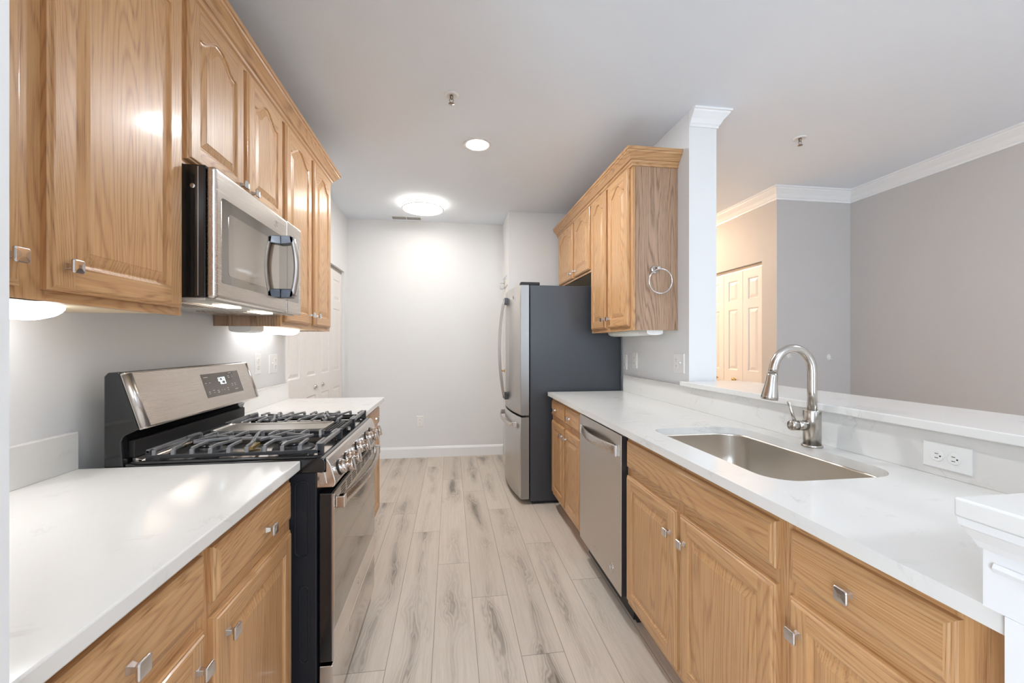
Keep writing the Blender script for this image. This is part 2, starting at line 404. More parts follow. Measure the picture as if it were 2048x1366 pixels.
def bifold(name, P, us, track, pull=None, knob=None, mname=doorw_m):
    root = None
    for k in range(len(us)-1):
        mb = MB(); panel_leaf(mb, P, us[k]+.0015, us[k+1]-.0015, .012, 2.05, PAN)
        if root is None:
            root = bpy.data.objects.new(name, None); COL.objects.link(root); root.location = P(us[0], 0, 0); root['kind'] = 'structure'
        lf = mb.build('door_leaf', mname, root)
        if pull and k in pull:
            u = us[k+1]-.10 if pull[k] > 0 else us[k]+.10
            cpull(P, u, .92, lf)
        if knob and k in knob:
            u = us[k+1]-.05 if knob[k] > 0 else us[k]+.10
            a, b = Vector(P(u, .93, .034)), Vector(P(u, .93, .08))
            MB().lathe(a, b-a, [(.006, 0), (.006, .014), (.017, .018), (.021, .03), (.017, .04), (.0, .044)], 16).build('door_knob', brass2, lf)
    t = MB()
    t.rings([rect_ring(P, us[0], us[-1], 2.056, 2.084, -.005), rect_ring(P, us[0], us[-1], 2.056, 2.084, .03)], 0, False)
    t.build('door_track', track, root)
    return root
def cpull(P, u, v, parent):
    mb = MB(); rg = []
    for i in range(9):                       # half-dome cup pull
        ph = math.pi/2*i/8
        rg.append([P(u+.032*math.cos(a)*math.cos(ph), v+.030*math.sin(a)*math.cos(ph), .034+.022*math.sin(ph)) for a in [math.pi*k/12 for k in range(13)]])
    mb.rings(rg, 0, True, False, False, False)
    mb.rings([rect_ring(P, u-.034, u+.034, v-.004, v+.002, .034), rect_ring(P, u-.034, u+.034, v-.004, v+.002, .04)], 0, False)
    mb.build('cup_pull', nickel, parent)
brass2 = mat('polished_brass', (205, 170, 110), .2, 1)
track_m = mat('door_track_metal', (176, 168, 156), .4, .6)
bifold('door_1', lambda u, v, w: (-1.205+w, u, v), [3.075, 3.465, 3.855, 4.245, 4.635], track_m, {1: 1, 2: -1})
bifold('door_2', lambda u, v, w: (2.985-w, u, v), [3.51, 3.80, 4.09, 4.385, 4.675], track_m, None, {1: -1, 2: -1})
dr = bpy.data.objects.new('door_3', None); COL.objects.link(dr); dr.location = (.64, 4.4, 0); dr['kind'] = 'structure'
P3 = lambda u, v, w: (.655-w, u, v)
mb = MB(); panel_leaf(mb, P3, 4.39, 4.78, .012, 2.04, PAN); lf = mb.build('door_leaf', doorw_m, dr)
MB().lathe((.621, 4.70, .99), (-1, 0, 0), [(.024, 0), (.022, .004), (.008, .008), (.008, .03), (.024, .04), (.026, .052), (.018, .062), (0, .064)], 18).build('door_knob', brass2, lf)
mb = MB(); mb.box(.612, .622, 4.66, 4.69, 1.93, 2.03); mb.tube([(.612, 4.675, 2.0), (.575, 4.675, 2.0), (.562, 4.675, 2.02)], .005, 8)
mb.tube([(.612, 4.675, 1.95), (.59, 4.675, 1.93), (.57, 4.675, 1.935), (.562, 4.675, 1.96)], .004, 8)
tag(mb.build('coat_hook', chrome), 'small metal coat hook high on the white door beside the fridge', 'hook')

# ------------------------------------------------------------------ cabinet parts
def PL_(Xf): return lambda u, v, w: (Xf+w, u, v)
def PR_(Xf): return lambda u, v, w: (Xf-w, u, v)
def cab_door(P, u0, u1, v0, v1, parent, arch=0., fw=.052, name='door'):
    mb = MB(); T = .020; N = 28 if arch else 1
    # outer edge profile
    R = [(0, 0), (0, .012), (.0025, .0145), (.006, .0150), (.008, .0185), (.011, T)]
    mb.rings([rect_ring(P, u0+e, u1-e, v0+e, v1-e, w) for e, w in R], 0, False, True, False)
    for q_ in range(4*(len(R)-1)): mb.m[q_] = 1 if q_ % 4 in (0, 2) else 0
    e = .011; a, b, c, d = u0+e, u1-e, v0+e, v1-e
    ui, uj, vi, vj = u0+fw, u1-fw, v0+fw, v1-fw
    def S(t): 
        t = min(t, 1-t)*2
        return smoothstep((t-.10)/.82)
    def top(t, e): return vj-e-arch*(1-S(t))
    def ring(e, w):
        bt = [P(ui+e+(uj-ui-2*e)*k/N, vi+e, w) for k in range(N+1)]
        tp = [P(ui+e+(uj-ui-2*e)*k/N, top(k/N, e), w) for k in range(N, -1, -1)]
        return bt+tp
    def q(x0, x1, y0, y1, m): mb.add(rect_ring(P, x0, x1, y0, y1, T), [(0, 1, 2, 3)], m)
    q(a, ui, c, d, 0); q(uj, b, c, d, 0); q(ui, uj, c, vi, 1)
    for k in range(N):
        x0, x1 = ui+(uj-ui)*k/N, ui+(uj-ui)*(k+1)/N
        mb.add([P(x0, top(k/N, 0), T), P(x1, top((k+1)/N, 0), T), P(x1, d, T), P(x0, d, T)], [(0, 1, 2, 3)], 1)
    RR = [(0, T), (.003, T-.0015), (.0045, T-.006), (.009, T-.0075), (.012, T-.0075), (.018, T-.0055), (.036, T-.0012), (.038, T-.0002), (.040, T-.0002)]
    mb.rings([ring(e, w) for e, w in RR], 0, False, False, False)
    e, w = RR[-1]; r = ring(e, w); n = 2*(N+1)
    mb.add(r, [(k, k+1, n-2-k, n-1-k) for k in range(N)], 0)
    return mb.build(name, [oak_v, oak_h], parent)
def drawer_front(P, u0, u1, v0, v1, parent, name='drawer'):
    mb = MB(); T = .020
    R = [(0, 0), (0, .011), (.003, .0145), (.008, .0155), (.011, .0185), (.015, T)]
    mb.rings([rect_ring(P, u0+e, u1-e, v0+e, v1-e, w) for e, w in R], 0, False)
    for q_ in range(4*(len(R)-1)): mb.m[q_] = 1 if q_ % 4 in (1, 3) else 0
    return mb.build(name, [oak_h, oak_v], parent)
def knob(P, u, v, parent, w0=.020):
    mb = MB()
    mb.rings([rect_ring(P, u-h, u+h, v-k, v+k, w0+w) for h, k, w in ((.0075, .0075, 0), (.0065, .0065, .004), (.0045, .0045, .012), (.0060, .0060, .019))], 0, False)
    rr = lambda h: [(x, y) for x, y in rrect(u-h, u+h, v-h, v+h, [h*.28]*4, 3)]
    mb.rings([[P(x, y, w0+w) for x, y in rr(h)] for h, w in ((.0120, .018), (.0148, .0195), (.0148, .0228), (.0130, .0250), (.004, .0257))], 0, False)
    return mb.build('knob', chrome, parent, .0006)
def frame(P, parent, stiles, rails, v0, v1, t=.019):
    """stiles: (u0,u1); rails: (ua,ub,v0,v1)"""
    mb = MB()
    for u0, u1 in stiles: mb.rings([rect_ring(P, u0, u1, v0, v1, -t), rect_ring(P, u0, u1, v0, v1, 0)], 0, False)
    for a, b, c, d in rails: mb.rings([rect_ring(P, a, b, c, d, -t), rect_ring(P, a, b, c, d, -.0003)], 1, False)
    return mb.build('face_frame', [oak_v, oak_h], parent)

FL = -.840       # face plane of the left wall cabinets
FR = 1.130       # face plane of the right wall cabinets
def upper(side, y0, y1, z0, z1, doors, label, cat='cabinet', mid=None, endpanel=None, arch=.05, knobs=(), gname=None):
    Xf = FL if side == 'L' else FR; P = (PL_ if side == 'L' else PR_)(Xf)
    xw = XL if side == 'L' else XR; xf = Xf-.019 if side == 'L' else Xf+.019
    root = thing('wall_cabinet', label, 'wall cabinet', ((xw+xf)/2, (y0+y1)/2, z0), gname)
    b = MB(); b.box(min(xw, xf), max(xw, xf), y0+.001, y1-.001, z0+.012, z1); b.build('cabinet_body', oak_v, root)
    u = MB(); u.box(min(xw, xf), max(xw, xf), y0+.001, y1-.001, z0+.006, z0+.0118); u.build('bottom_panel', oak_under, root)
    for e in (endpanel or []):
        yy = (y0-.0005, y0+.004) if e < 0 else (y1-.004, y1+.0005)
        MB().box(min(xw, xf)+.0003, max(xw, xf)-.0003, yy[0]-.004 if e < 0 else yy[0], yy[1] if e < 0 else yy[1]+.004, z0, z1-.001).build('end_panel', oak_end, root)
    st = [(y0, doors[0][0]+.012)]
    for k in range(len(doors)-1): st.append((doors[k][1]-.012, doors[k+1][0]+.012))
    st.append((doors[-1][1]-.012, y1))
    frame(P, root, st, [(st[0][1], st[-1][0], z0, doors[0][2]+.012), (st[0][1], st[-1][0], doors[0][3]-.012, z1)], z0, z1)
    for d, kn in zip(doors, knobs):
        o = cab_door(P, d[0], d[1], d[2], d[3], root, arch, .056)
        if kn is not None: knob(P, kn[0], kn[1], o)
    return root
upper('L', YN+.001, 1.413, 1.385, 2.44, [(.515, .912, 1.408, 2.415), (.966, 1.392, 1.408, 2.415)],
      'oak wall cabinet with two tall arched doors left of the microwave, closest to the camera', endpanel=[], knobs=[(.884, 1.463), (1.002, 1.463)])
upper('L', 1.4135, 2.168, 1.868, 2.44, [(1.420, 1.772, 1.885, 2.415), (1.802, 2.152, 1.885, 2.415)],
      'short oak wall cabinet directly above the microwave', knobs=[(1.742, 1.925), (1.834, 1.925)], arch=.05)
upper('L', 2.1685, 3.002, 1.385, 2.44, [(2.195, 2.578, 1.41, 2.415), (2.622, 2.968, 1.41, 2.415)],
      'tall oak wall cabinet between the microwave and the white closet doors', endpanel=[-1, 1], knobs=[(2.550, 1.468), (2.662, 1.468)], arch=.05)
upper('R', 2.428, 3.168, 1.385, 2.44, [(2.462, 2.795, 1.41, 2.415), (2.838, 3.145, 1.41, 2.415)],
      'tall oak wall cabinet with a towel ring on its side, near the white column', endpanel=[-1, 1], knobs=[(2.765, 1.475), (2.868, 1.475)], arch=.05)
upper('R', 3.1685, 4.20, 1.885, 2.44, [(3.195, 3.60, 1.905, 2.415), (3.655, 4.14, 1.905, 2.415)],
      'short oak wall cabinet above the refrigerator', endpanel=[], knobs=[(3.560, 1.955), (3.70, 1.955)], arch=.05)
# oak crown mouldings
kp = [(0, 2.412), (.008, 2.412), (.009, 2.424), (.016, 2.430), (.018, 2.442), (.026, 2.446), (.034, 2.458), (.050, 2.476), (.055, 2.480), (.057, 2.488), (.062, 2.490), (.062, 2.508), (0, 2.508)]
o = sweep(sweep(MB(), [(FL, YN+.002), (FL, 3.003)], [(1, 0), (1, 1)], kp), [(FL, 3.003), (XL+.001, 3.003)], [(1, 1), (0, 1)], kp, 1).build('crown_moulding', [oak_h, oak_x])
tag(o, 'long oak crown moulding along the tops of the left wall cabinets', 'moulding')
o = sweep(sweep(MB(), [(FR, 4.20), (FR, 2.4235)], [(-1, 0), (-1, -1)], kp), [(FR, 2.4235), (XR-.001, 2.4235)], [(-1, -1), (0, -1)], kp, 1).build('crown_moulding', [oak_h, oak_x])
tag(o, 'oak crown moulding on the right wall cabinets, turning the corner near the column', 'moulding')

# base cabinets
BL, BR = -.520, .810
def base(side, y0, y1, drawers, doors, label, knobs_d=(), knobs_c=(), endpanel=(), kick=True, mid=None):
    Xf = BL if side == 'L' else BR; P = (PL_ if side == 'L' else PR_)(Xf)
    xw = XL if side == 'L' else 1.42; sg = 1 if side == 'L' else -1; xf = Xf-sg*.019
    root = thing('base_cabinet', label, 'base cabinet', ((xw+xf)/2, (y0+y1)/2, 0))
    if mid == 'sink':      # open-topped carcass so the bowl hangs free
        b = MB(); b.box(xf, xw, y0+.001, y0+.018, .105, .88); b.box(xf, xw, y1-.018, y1-.001, .105, .88); b.box(xf, xw, y0+.018, y1-.018, .105, .12); b.box(xw-.012, xw, y0+.018, y1-.018, .12, .88)
        b.build('cabinet_body', oak_v, root)
    else:
        b = MB(); b.box(min(xw, xf), max(xw, xf), y0+.001, y1-.001, .105, .884); b.build('cabinet_body', oak_v, root)
    k0, k1 = sorted((Xf-sg*.075, Xf-sg*.090))
    MB().box(k0, k1, y0+.001, y1-.001, 0, .105).build('toe_kick', oak_h, root)
    cols = doors
    st = [(y0, cols[0][0]+.012)]
    for k in range(len(cols)-1): st.append((cols[k][1]-.012, cols[k+1][0]+.012))
    st.append((cols[-1][1]-.012, y1))
    zd0 = drawers[0][2]; zt = cols[0][3]
    frame(P, root, st, [(st[0][1], st[-1][0], .105, cols[0][2]+.012), (st[0][1], st[-1][0], zt-.012, zd0+.012), (st[0][1], st[-1][0], drawers[0][3]-.012, .884)], .105, .884)
    for d, kn in zip(drawers, knobs_d):
        o = drawer_front(P, *d, root, name='drawer' if kn else 'false_drawer_front')
        if kn: knob(P, kn[0], kn[1], o)
    for d, kn in zip(doors, knobs_c):
        o = cab_door(P, *d, root, 0., .052)
        if kn: knob(P, kn[0], kn[1], o)
    return root
base('L', YN+.001, 1.411, [(.515, .925, .738, .856), (.960, 1.385, .738, .856)], [(.515, .925, .13, .703), (.960, 1.385, .13, .703)],
     'oak base cabinet left of the range, closest to the camera', [(.715, .786), (1.200, .787)], [(.892, .640), (1.000, .646)])
base('L', 2.182, 3.035, [(2.21, 2.59, .738, .856), (2.63, 3.01, .738, .856)], [(2.21, 2.59, .13, .700), (2.63, 3.01, .13, .700)],
     'oak base cabinet on the far side of the range, mostly hidden', [(2.40, .797), (2.84, .797)], [(2.56, .628), (2.66, .628)])
base('R', 2.423, 3.185, [(2.452, 2.772, .738, .856), (2.806, 3.155, .738, .856)], [(2.452, 2.772, .135, .700), (2.806, 3.155, .135, .700)],
     'narrow looking oak base cabinet between dishwasher and refrigerator', [(2.66, .795), (3.03, .795)], [(2.742, .640), (2.842, .640)])
base('R', .893, 1.788, [(.912, 1.770, .738, .856)], [(.912, 1.335, .135, .700), (1.358, 1.770, .135, .700)],
     'oak base cabinet under the sink with one wide false drawer front', [None], [(1.300, .612), (1.392, .612)], mid='sink')
base('R', .472, .892, [(.545, .868, .738, .856)], [(.545, .868, .135, .700)],
     'oak base cabinet at the near end of the peninsula beside the white post', [(.715, .795)], [(.838, .628)])

# ------------------------------------------------------------------ counters
def slab(name, label, cat, x0, x1, y0, y1, z0, z1, bev=.003):
    return tag(MB().box(x0, x1, y0, y1, z0, z1).build(name, quartz_m, None, bev), label, cat)
slab('countertop', 'white quartz countertop left of the range, closest to the camera', 'countertop', XL, -.485, YN+.001, 1.411, .885, ZC)
slab('countertop', 'small white quartz countertop on the far side of the range', 'countertop', XL, -.474, 2.178, 3.045, .885, ZC)
slab('backsplash', 'low quartz backsplash behind the near left countertop', 'backsplash', XL, -1.123, YN+.001, 1.411, ZC, 1.028, .002)
slab('backsplash', 'low quartz backsplash behind the small far left countertop', 'backsplash', XL, -1.123, 2.178, 3.045, ZC, 1.028, .002)
SX0, SX1, SY0, SY1 = .889, 1.312, 1.013, 1.737
def sink_outline(e): return rrect(SX0+e, SX1-e, SY0+e, SY1-e, [.085-e*.3, .10-e*.3, .10-e*.3, .07-e*.3])
def counter_right():
    outer = [(.771, .4705), (1.418, .4705), (1.418, 3.195), (.771, 3.195)]; inner = sink_outline(0)[::-1]
    tris = tessellate_polygon([[Vector((x, y, 0)) for x, y in outer], [Vector((x, y, 0)) for x, y in inner]])
    pts = outer+inner; n = len(pts)
    mb = MB(); z0, z1 = .885, ZC
    mb.add([(x, y, z0) for x, y in pts]+[(x, y, z1) for x, y in pts], [tuple(t) for t in tris]+[tuple(i+n for i in t) for t in tris])
    for loop, off in ((outer, 0), (inner, 4)):
        m = len(loop)
        mb.add([(x, y, z) for z in (z0, z1) for x, y in loop], [(i, (i+1) % m, m+(i+1) % m, m+i) for i in range(m)])
    return mb
tag(counter_right().build('countertop', quartz_m, None, .0025), 'long white quartz countertop with the sink cut into it', 'countertop')
slab('backsplash', 'long quartz backsplash behind the sink, with an outlet set in it', 'backsplash', 1.398, 1.418, .4705, 3.180, ZC, 1.046, .0015)
# raised bar top with return over the near end
bt = MB(); poly = [(.722, .30), (1.755, .30), (1.755, 2.296), (1.365, 2.296), (1.365, .499), (.722, .499)]
bt.prism(poly, 2, 1.047, 1.074)
tag(bt.build('bar_top', quartz_m, None, .003), 'raised white quartz bar top running past the column and turning over the near end wall', 'bar top')
# mouldings of the near post
mp = [(0, 1.0), (.006, 1.0), (.010, 1.006), (.014, 1.012), (.030, 1.030), (.036, 1.034), (.040, 1.0465), (0, 1.0465)]
tr = MB(); sweep(tr, [(.7655, .312), (.7655, .4945), (1.36, .4945)], [(-1, 0), (-1, .10), (0, .10)], mp)
tr.prism([(.766, .312), (.769, .312), (.769, .4695), (1.39, .4695), (1.39, .494), (.766, .494)], 2, .9155, 1.0465)
tr.box(.7655, .7695, .312, .4702, .0, .9152)
sweep(tr, [(.766, .31), (.766, .48)], [(-1, 0), (-1, 0)], [(0, .972), (.004, .972), (.007, .978), (.004, .984), (0, .984)])
struct('trim_3', tr, trim_m)

# sink and faucet
root = thing('kitchen_sink', 'undermount stainless steel single bowl sink with rounded corners', 'sink', (1.1, 1.375, .68))
mb = MB()
def bowl(extra, pts, z): return [(x, y, z) for x, y in pts]
R = [(-.012, .8845), (.004, .8845), (.004, .878), (.006, .80), (.012, .74), (.026, .714), (.05, .703), (.09, .699)]
mb.rings([[(x, y, z) for x, y in sink_outline(e)] for e, z in R], 0, True, False, True)
mb.build('bowl', sink_m, root)
MB().lathe((1.14, 1.37, .7005), (0, 0, 1), [(.055, 0), (.055, .002), (.045, .004), (.042, .0015), (.0, .0015)], 28).build('drain', polish, root)
root = thing('kitchen_faucet', 'tall brushed nickel gooseneck pull-down faucet behind the sink', 'faucet', (1.333, 1.352, ZC))
fx, fy = 1.333, 1.352
MB().lathe((fx, fy, ZC), (0, 0, 1), [(.034, 0), (.034, .006), (.031, .009)], 32).build('base_ring', nickel, root)
MB().lathe((fx, fy, ZC+.009), (0, 0, 1), [(.0285, 0), (.0285, .125), (.0275, .127)], 32).build('faucet_body', nickel, root)
pts = [(fx, fy, 1.045), (fx, fy, 1.12), (fx, fy, 1.19)]
Rr = .071
for k in range(1, 17):
    a = math.pi*k/16*.985
    pts.append((fx-Rr+Rr*math.cos(a), fy+.02*k/16, 1.20+Rr*1.12*math.sin(a)))
pts += [(fx-2*Rr-.003, fy+.021, 1.185)]
MB().tube(pts, .0158, 18).build('spout', nickel, root)
a, b = Vector((fx-2*Rr-.003, fy+.021, 1.185)), Vector((fx-2*Rr-.014, fy+.024, 1.09))
MB().lathe(a, b-a, [(.0178, 0), (.0178, .008), (.019, .03), (.024, .06), (.0275, .082), (.0285, .094), (.0265, .0965), (.021, .097), (.021, .092), (0, .092)], 28).build('spray_head', nickel, root)
hc = Vector((fx-.0265, fy, .994)); hd = Vector((-1, .10, .02))
MB().lathe(hc, hd, [(.0185, 0), (.0185, .030), (.0170, .0305), (.0170, .032), (.0185, .0325), (.0185, .056), (.016, .060), (0, .0605)], 24).build('handle_hub', nickel, root)
MB().tube([hc+hd*.042+Vector((0, 0, .015)), hc+hd*.050+Vector((0, 0, .04)), hc+hd*.066+Vector((0, 0, .088))], [.0058, .0054, .005], 12).build('lever', nickel, root)

# ------------------------------------------------------------------ gas range
Y0, Y1 = 1.4145, 2.1745; YM = (Y0+Y1)/2
rg = thing('gas_range', 'freestanding stainless gas range with black sides and cast iron grates', 'range', (-.75, YM, 0))
b = MB(); b.box(-1.06, -.437, Y0+.004, Y1-.004, .02, .872)
ox = b.build('range_body', black_side, rg, .004)
# pressed ribs in the near side panel
rib = MB()
def ribloop(x0, x1, z0, z1, r=.018):
    pts = [(x, Y0+.0035, z) for x, z in rrect(x0, x1, z0, z1, [r]*4, 5)]; pts.append(pts[0]); rib.tube(pts, .0025, 6, 0, False)
ribloop(-.505, -.462, .60, .845); ribloop(-.490, -.462, .25, .50, .013)
rib.build('pressed_rib', black_side, rg)
# leg feet
for x in (-1.0, -.48):
    for y in (Y0+.05, Y1-.05): MB().lathe((x, y, 0), (0, 0, 1), [(.018, 0), (.018, .008), (.008, .01), (.008, .022)], 12).build('foot', rubber, rg)
# cooktop deck
d = MB(); d.prism([(-1.0, .872), (-.418, .872), (-.409, .880), (-.409, .905), (-.414, .918), (-.425, .923), (-.44, .9185), (-.97, .9185), (-.985, .923), (-1.0, .923)], 1, Y0, Y1)
d.build('cooktop_rim', black_gl, rg, .003)
MB().box(-.985, -.428, Y0+.022, Y1-.022, .919, .9215).build('cooktop_surface', polish, rg)
for y in (Y0+.008, Y1-.020): MB().box(-.99, -.425, y, y+.012, .9185, .927).build('rim_rail', black_gl, rg, .002)
MB().prism([(-1.0, .922), (-.975, .922), (-.972, .928), (-.99, .934), (-1.0, .934)], 1, Y0+.03, Y1-.03).build('rear_trim', polish, rg, .001)
# burners
for (bx, by, r) in ((-.56, Y0+.15, .05), (-.84, Y0+.15, .038), (-.56, Y1-.15, .045), (-.84, Y1-.15, .04)):
    bb = MB().lathe((bx, by, .9213), (0, 0, 1), [(r+.02, 0), (r+.018, .004), (r, .006), (r, .016), (r-.004, .018)], 28).build('burner', iron_dk, rg)
    MB().lathe((bx, by, .9398), (0, 0, 1), [(r-.002, 0), (r, .002), (r-.002, .008), (r-.01, .010)], 28).build('burner_cap', black_gl, bb)
MB().bar((-.70, Y0+.12, .930), (-.70, Y0+.18, .934), .03, .012).build('burner', brass, rg, .002)
MB().box(-.80, -.60, YM-.03, YM+.03, .9213, .932).build('burner', iron_dk, rg, .012)
# grates
GX0, GX1, ZG = -.955, -.432, .962
def grate(ya, yb, mirror):
    g = MB(); h = .010
    # frame low rails along x
    for y in (ya, yb): g.box(GX0, GX1, y-.005, y+.005, .930, .942, 1)
    g.box(GX0, GX0+.012, ya, yb, .942, .953); 
    xs = [GX0+.018+(GX1-GX0-.03)*k/9 for k in range(10)]
    L = yb-ya
    def finger(x, y, sy, ln, dx):
        g.bar((x, y, .936), (x, y, ZG-.004), .012, .009)
        # sloped shoulder then level bar
        p0 = Vector((x, y, ZG-.003)); p1 = Vector((x, y+sy*.03, ZG-.001)); g.bar(p0, p1, .009, .009)
        p2 = Vector((x+dx, y+sy*(.03+ln), ZG-.001)); g.bar(p1, p2, .0085, .009); return p2
    lens = [.05, .10, .05, .13, .05, .16, .06, .12, .05, .05]
    dxs = [0, -.03, 0, .05, 0, -.05, 0, .05, 0, 0]
    for k, x in enumerate(xs):
        finger(x, ya, 1, lens[k], dxs[k] if not mirror else -dxs[k])
        finger(x, yb, -1, lens[9-k], dxs[9-k] if mirror else -dxs[9-k])
    # zig-zag ties
    for cx in (xs[2]+.01, xs[7]-.01):
        c = (ya+yb)/2
        g.bar((cx-.05, c-.045, ZG-.001), (cx+.05, c+.02, ZG-.001), .008, .009)
        g.bar((cx+.05, c+.02, ZG-.001), (cx-.04, c+.055, ZG-.001), .008, .009)
    g.bar((xs[4]-.06, (ya+yb)/2, ZG-.002), (xs[5]+.06, (ya+yb)/2, ZG-.002), .008, .009)
    # feet
    for x in (GX0+.03, GX1-.03):
        for y in (ya, yb): g.box(x-.008, x+.008, y-.006, y+.006, .9215, .932, 1)
    # front rail, sloping bar with tall posts
    g.box(GX1-.008, GX1+.004, ya-.004, yb+.004, ZG-.012, ZG+.001)
    for y in (ya+.004, yb-.004): g.box(GX1-.010, GX1+.008, y-.009, y+.009, .9225, ZG, 1)
    g.box(GX0-.004, GX0+.006, ya-.004, yb+.004, ZG-.014, ZG-.002)
    for y in (ya+.004, yb-.004): g.box(GX0-.006, GX0+.010, y-.008, y+.008, .9225, ZG-.004, 1)
    return g
ga, gb = Y0+.030, Y1-.030
grate(ga, ga+.245, False).build('grate', [iron, iron_dk], rg, .0018)
grate(gb-.245, gb, True).build('grate', [iron, iron_dk], rg, .0018)
gr = MB(); ya, yb = ga+.262, gb-.262
for y in (ya, yb): gr.box(GX0, GX1, y-.005, y+.005, .934, .952, 1)
gr.box(GX0, GX0+.012, ya, yb, .934, .956, 1); gr.box(GX1-.01, GX1+.002, ya, yb, ZG-.012, ZG, 1)
for x in (GX0+.03, GX1-.03):
    for y in (ya, yb): gr.box(x-.008, x+.008, y-.006, y+.006, .9215, .936, 1)
for k in range(4): gr.box(GX1-.06+.012*k, GX1-.055+.012*k, ya, yb, .944, .952, 1)
gr.build('centre_grate', [iron, iron_dk], rg, .0015)
gp = MB(); gp.rings([[(x, y, z) for x, y in rrect(-.925-e, -.50+e, ya+.008-e*.5, yb-.008+e*.5, [.02]*4, 5)] for e, z in ((-.006, .945), (0, .950), (0, .960), (-.006, .960), (-.010, .955))], 0, False)
gp.build('griddle', griddle_m, rg, .001)
# backguard: black housing, sloping steel fascia
prof = [(-1.06, .872), (-1.06, 1.195), (-1.050, 1.207), (-1.018, 1.209), (-1.012, 1.19), (-.968, 1.045), (-.962, 1.03), (-1.005, 1.008), (-1.012, .99), (-1.008, .93), (-1.004, .9)]
MB().prism(prof, 1, Y0+.002, Y1-.002).build('backguard_housing', black_gl, rg, .004)
MB().box(-1.012, -.993, Y0+.03, Y1-.03, .935, .99).build('backguard_vent', rubber, rg, .003)
def FA(y, s, w):   # fascia coordinates: s 0..1 from top to bottom, w outwards
    tx, tz, bx, bz = -1.006, 1.206, -.950, 1.030
    n = Vector((tz-bz, 0, bx-tx)).normalized()
    return (tx+(bx-tx)*s+n.x*w, y, tz+(bz-tz)*s+n.z*w)
f = MB(); e = []
for w, i in ((-.010, .0), (.004, .0), (.008, .004), (.010, .010)):
    e.append([FA(Y0+.001+i, i*3, w), FA(Y1-.001-i, i*3, w), FA(Y1-.001-i, 1-i*3, w), FA(Y0+.001+i, 1-i*3, w)])
f.rings(e, 0, False); fas = f.build('control_fascia', steel, rg, .002)
# rounded near end roll
MB().tube([FA(Y0+.012, .03, .001), FA(Y0+.012, .97, .001)], .0135, 16).build('fascia_end_roll', steel_v, rg)
MB().tube([FA(Y1-.012, .03, .001), FA(Y1-.012, .97, .001)], .0135, 16).build('fascia_end_roll', steel_v, rg)
def fq(y0, y1, s0, s1, w0, w1):
    return [[FA(y0, s0, w), FA(y1, s0, w), FA(y1, s1, w), FA(y0, s1, w)] for w in (w0, w1)]
m = MB(); m.rings(fq(1.772, 2.048, .20, .73, .0102, .0112), 0, False); dsp = m.build('display_panel', panel_bl, rg)
m = MB(); m.rings(fq(2.0485, 2.054, .19, .74, .0102, .0122), 0, False); m.build('display_edge', polish, dsp)
SEG = {'4': 'fgbc', '2': 'abged', '9': 'abcdfg'}
m = MB()
for i, ch in enumerate('429'):
    y = 1.880+i*.0185; wd, s0, s2 = .012, .315, .475; s1 = (s0+s2)/2; th = .0022; ts = .014
    segs = {'a': (y, y+wd, s0, s0+ts), 'g': (y, y+wd, s1-ts/2, s1+ts/2), 'd': (y, y+wd, s2-ts, s2), 'f': (y, y+th, s0, s1), 'e': (y, y+th, s1, s2), 'b': (y+wd-th, y+wd, s0, s1), 'c': (y+wd-th, y+wd, s1, s2)}
    for k in SEG[ch]: m.rings(fq(*segs[k], .0113, .0117), 0, False)
m.build('clock_digits', digit_m, dsp)
for (y, s, w) in ((1.782, .27, .028), (1.782, .40, .010), (1.808, .40, .010), (1.788, .60, .011), (1.818, .58, .014), (1.848, .60, .014), (1.880, .60, .004), (1.900, .60, .006), (1.925, .58, .012),
                  (1.955, .30, .014), (1.985, .29, .010), (1.968, .50, .010), (1.992, .50, .010), (1.97, .23, .022), (1.985, .64, .026), (1.788, .64, .008), (1.822, .63, .006), (1.850, .64, .012), (1.927, .63, .009), (1.957, .34, .013), (1.987, .33, .009), (1.970, .54, .008), (1.994, .54, .008)):
    MB().rings(fq(y, y+w, s, s+.012, .0113, .0116), 0, False).build('printed_mark', legend_m, dsp)
# front control panel
cpn = [(-.437, .9), (-.428, .925), (-.412, .926), (-.392, .896), (-.377, .842), (-.379, .828), (-.386, .822), (-.437, .822)]
MB().prism([(-.437, .874)]+[(-.4085, .874), (-.4085, .921), (-.402, .914), (-.391, .893), (-.377, .842), (-.379, .828), (-.386, .822), (-.437, .822)], 1, Y0+.002, Y1-.002).build('control_panel', polish, rg, .003)
MB().prism([(-.428, .872), (-.412, .872), (-.404, .836), (-.428, .832)], 1, Y0-.001, Y0+.003).build('end_cap_recess', steel, rg, .001)
kd = Vector((1, 0, .26)).normalized()
for y in (1.492, 1.592, 1.765, 1.950, 2.052):
    c = Vector((-.3835, y, .866))
    kn = MB().lathe(c, kd, [(.027, 0), (.027, .002), (.0255, .003)], 28).build('knob_bezel', rubber, rg)
    m = MB().lathe(c+kd*.002, kd, [(.0235, 0), (.0235, .016), (.021, .018), (.0195, .026), (.0205, .030), (.0215, .031), (.0215, .046), (.020, .048), (0, .0485)], 28)
    m.bar(c+kd*.032, c+kd*.051, .011, .046)
    m.build('control_knob', polish, rg, .0012)
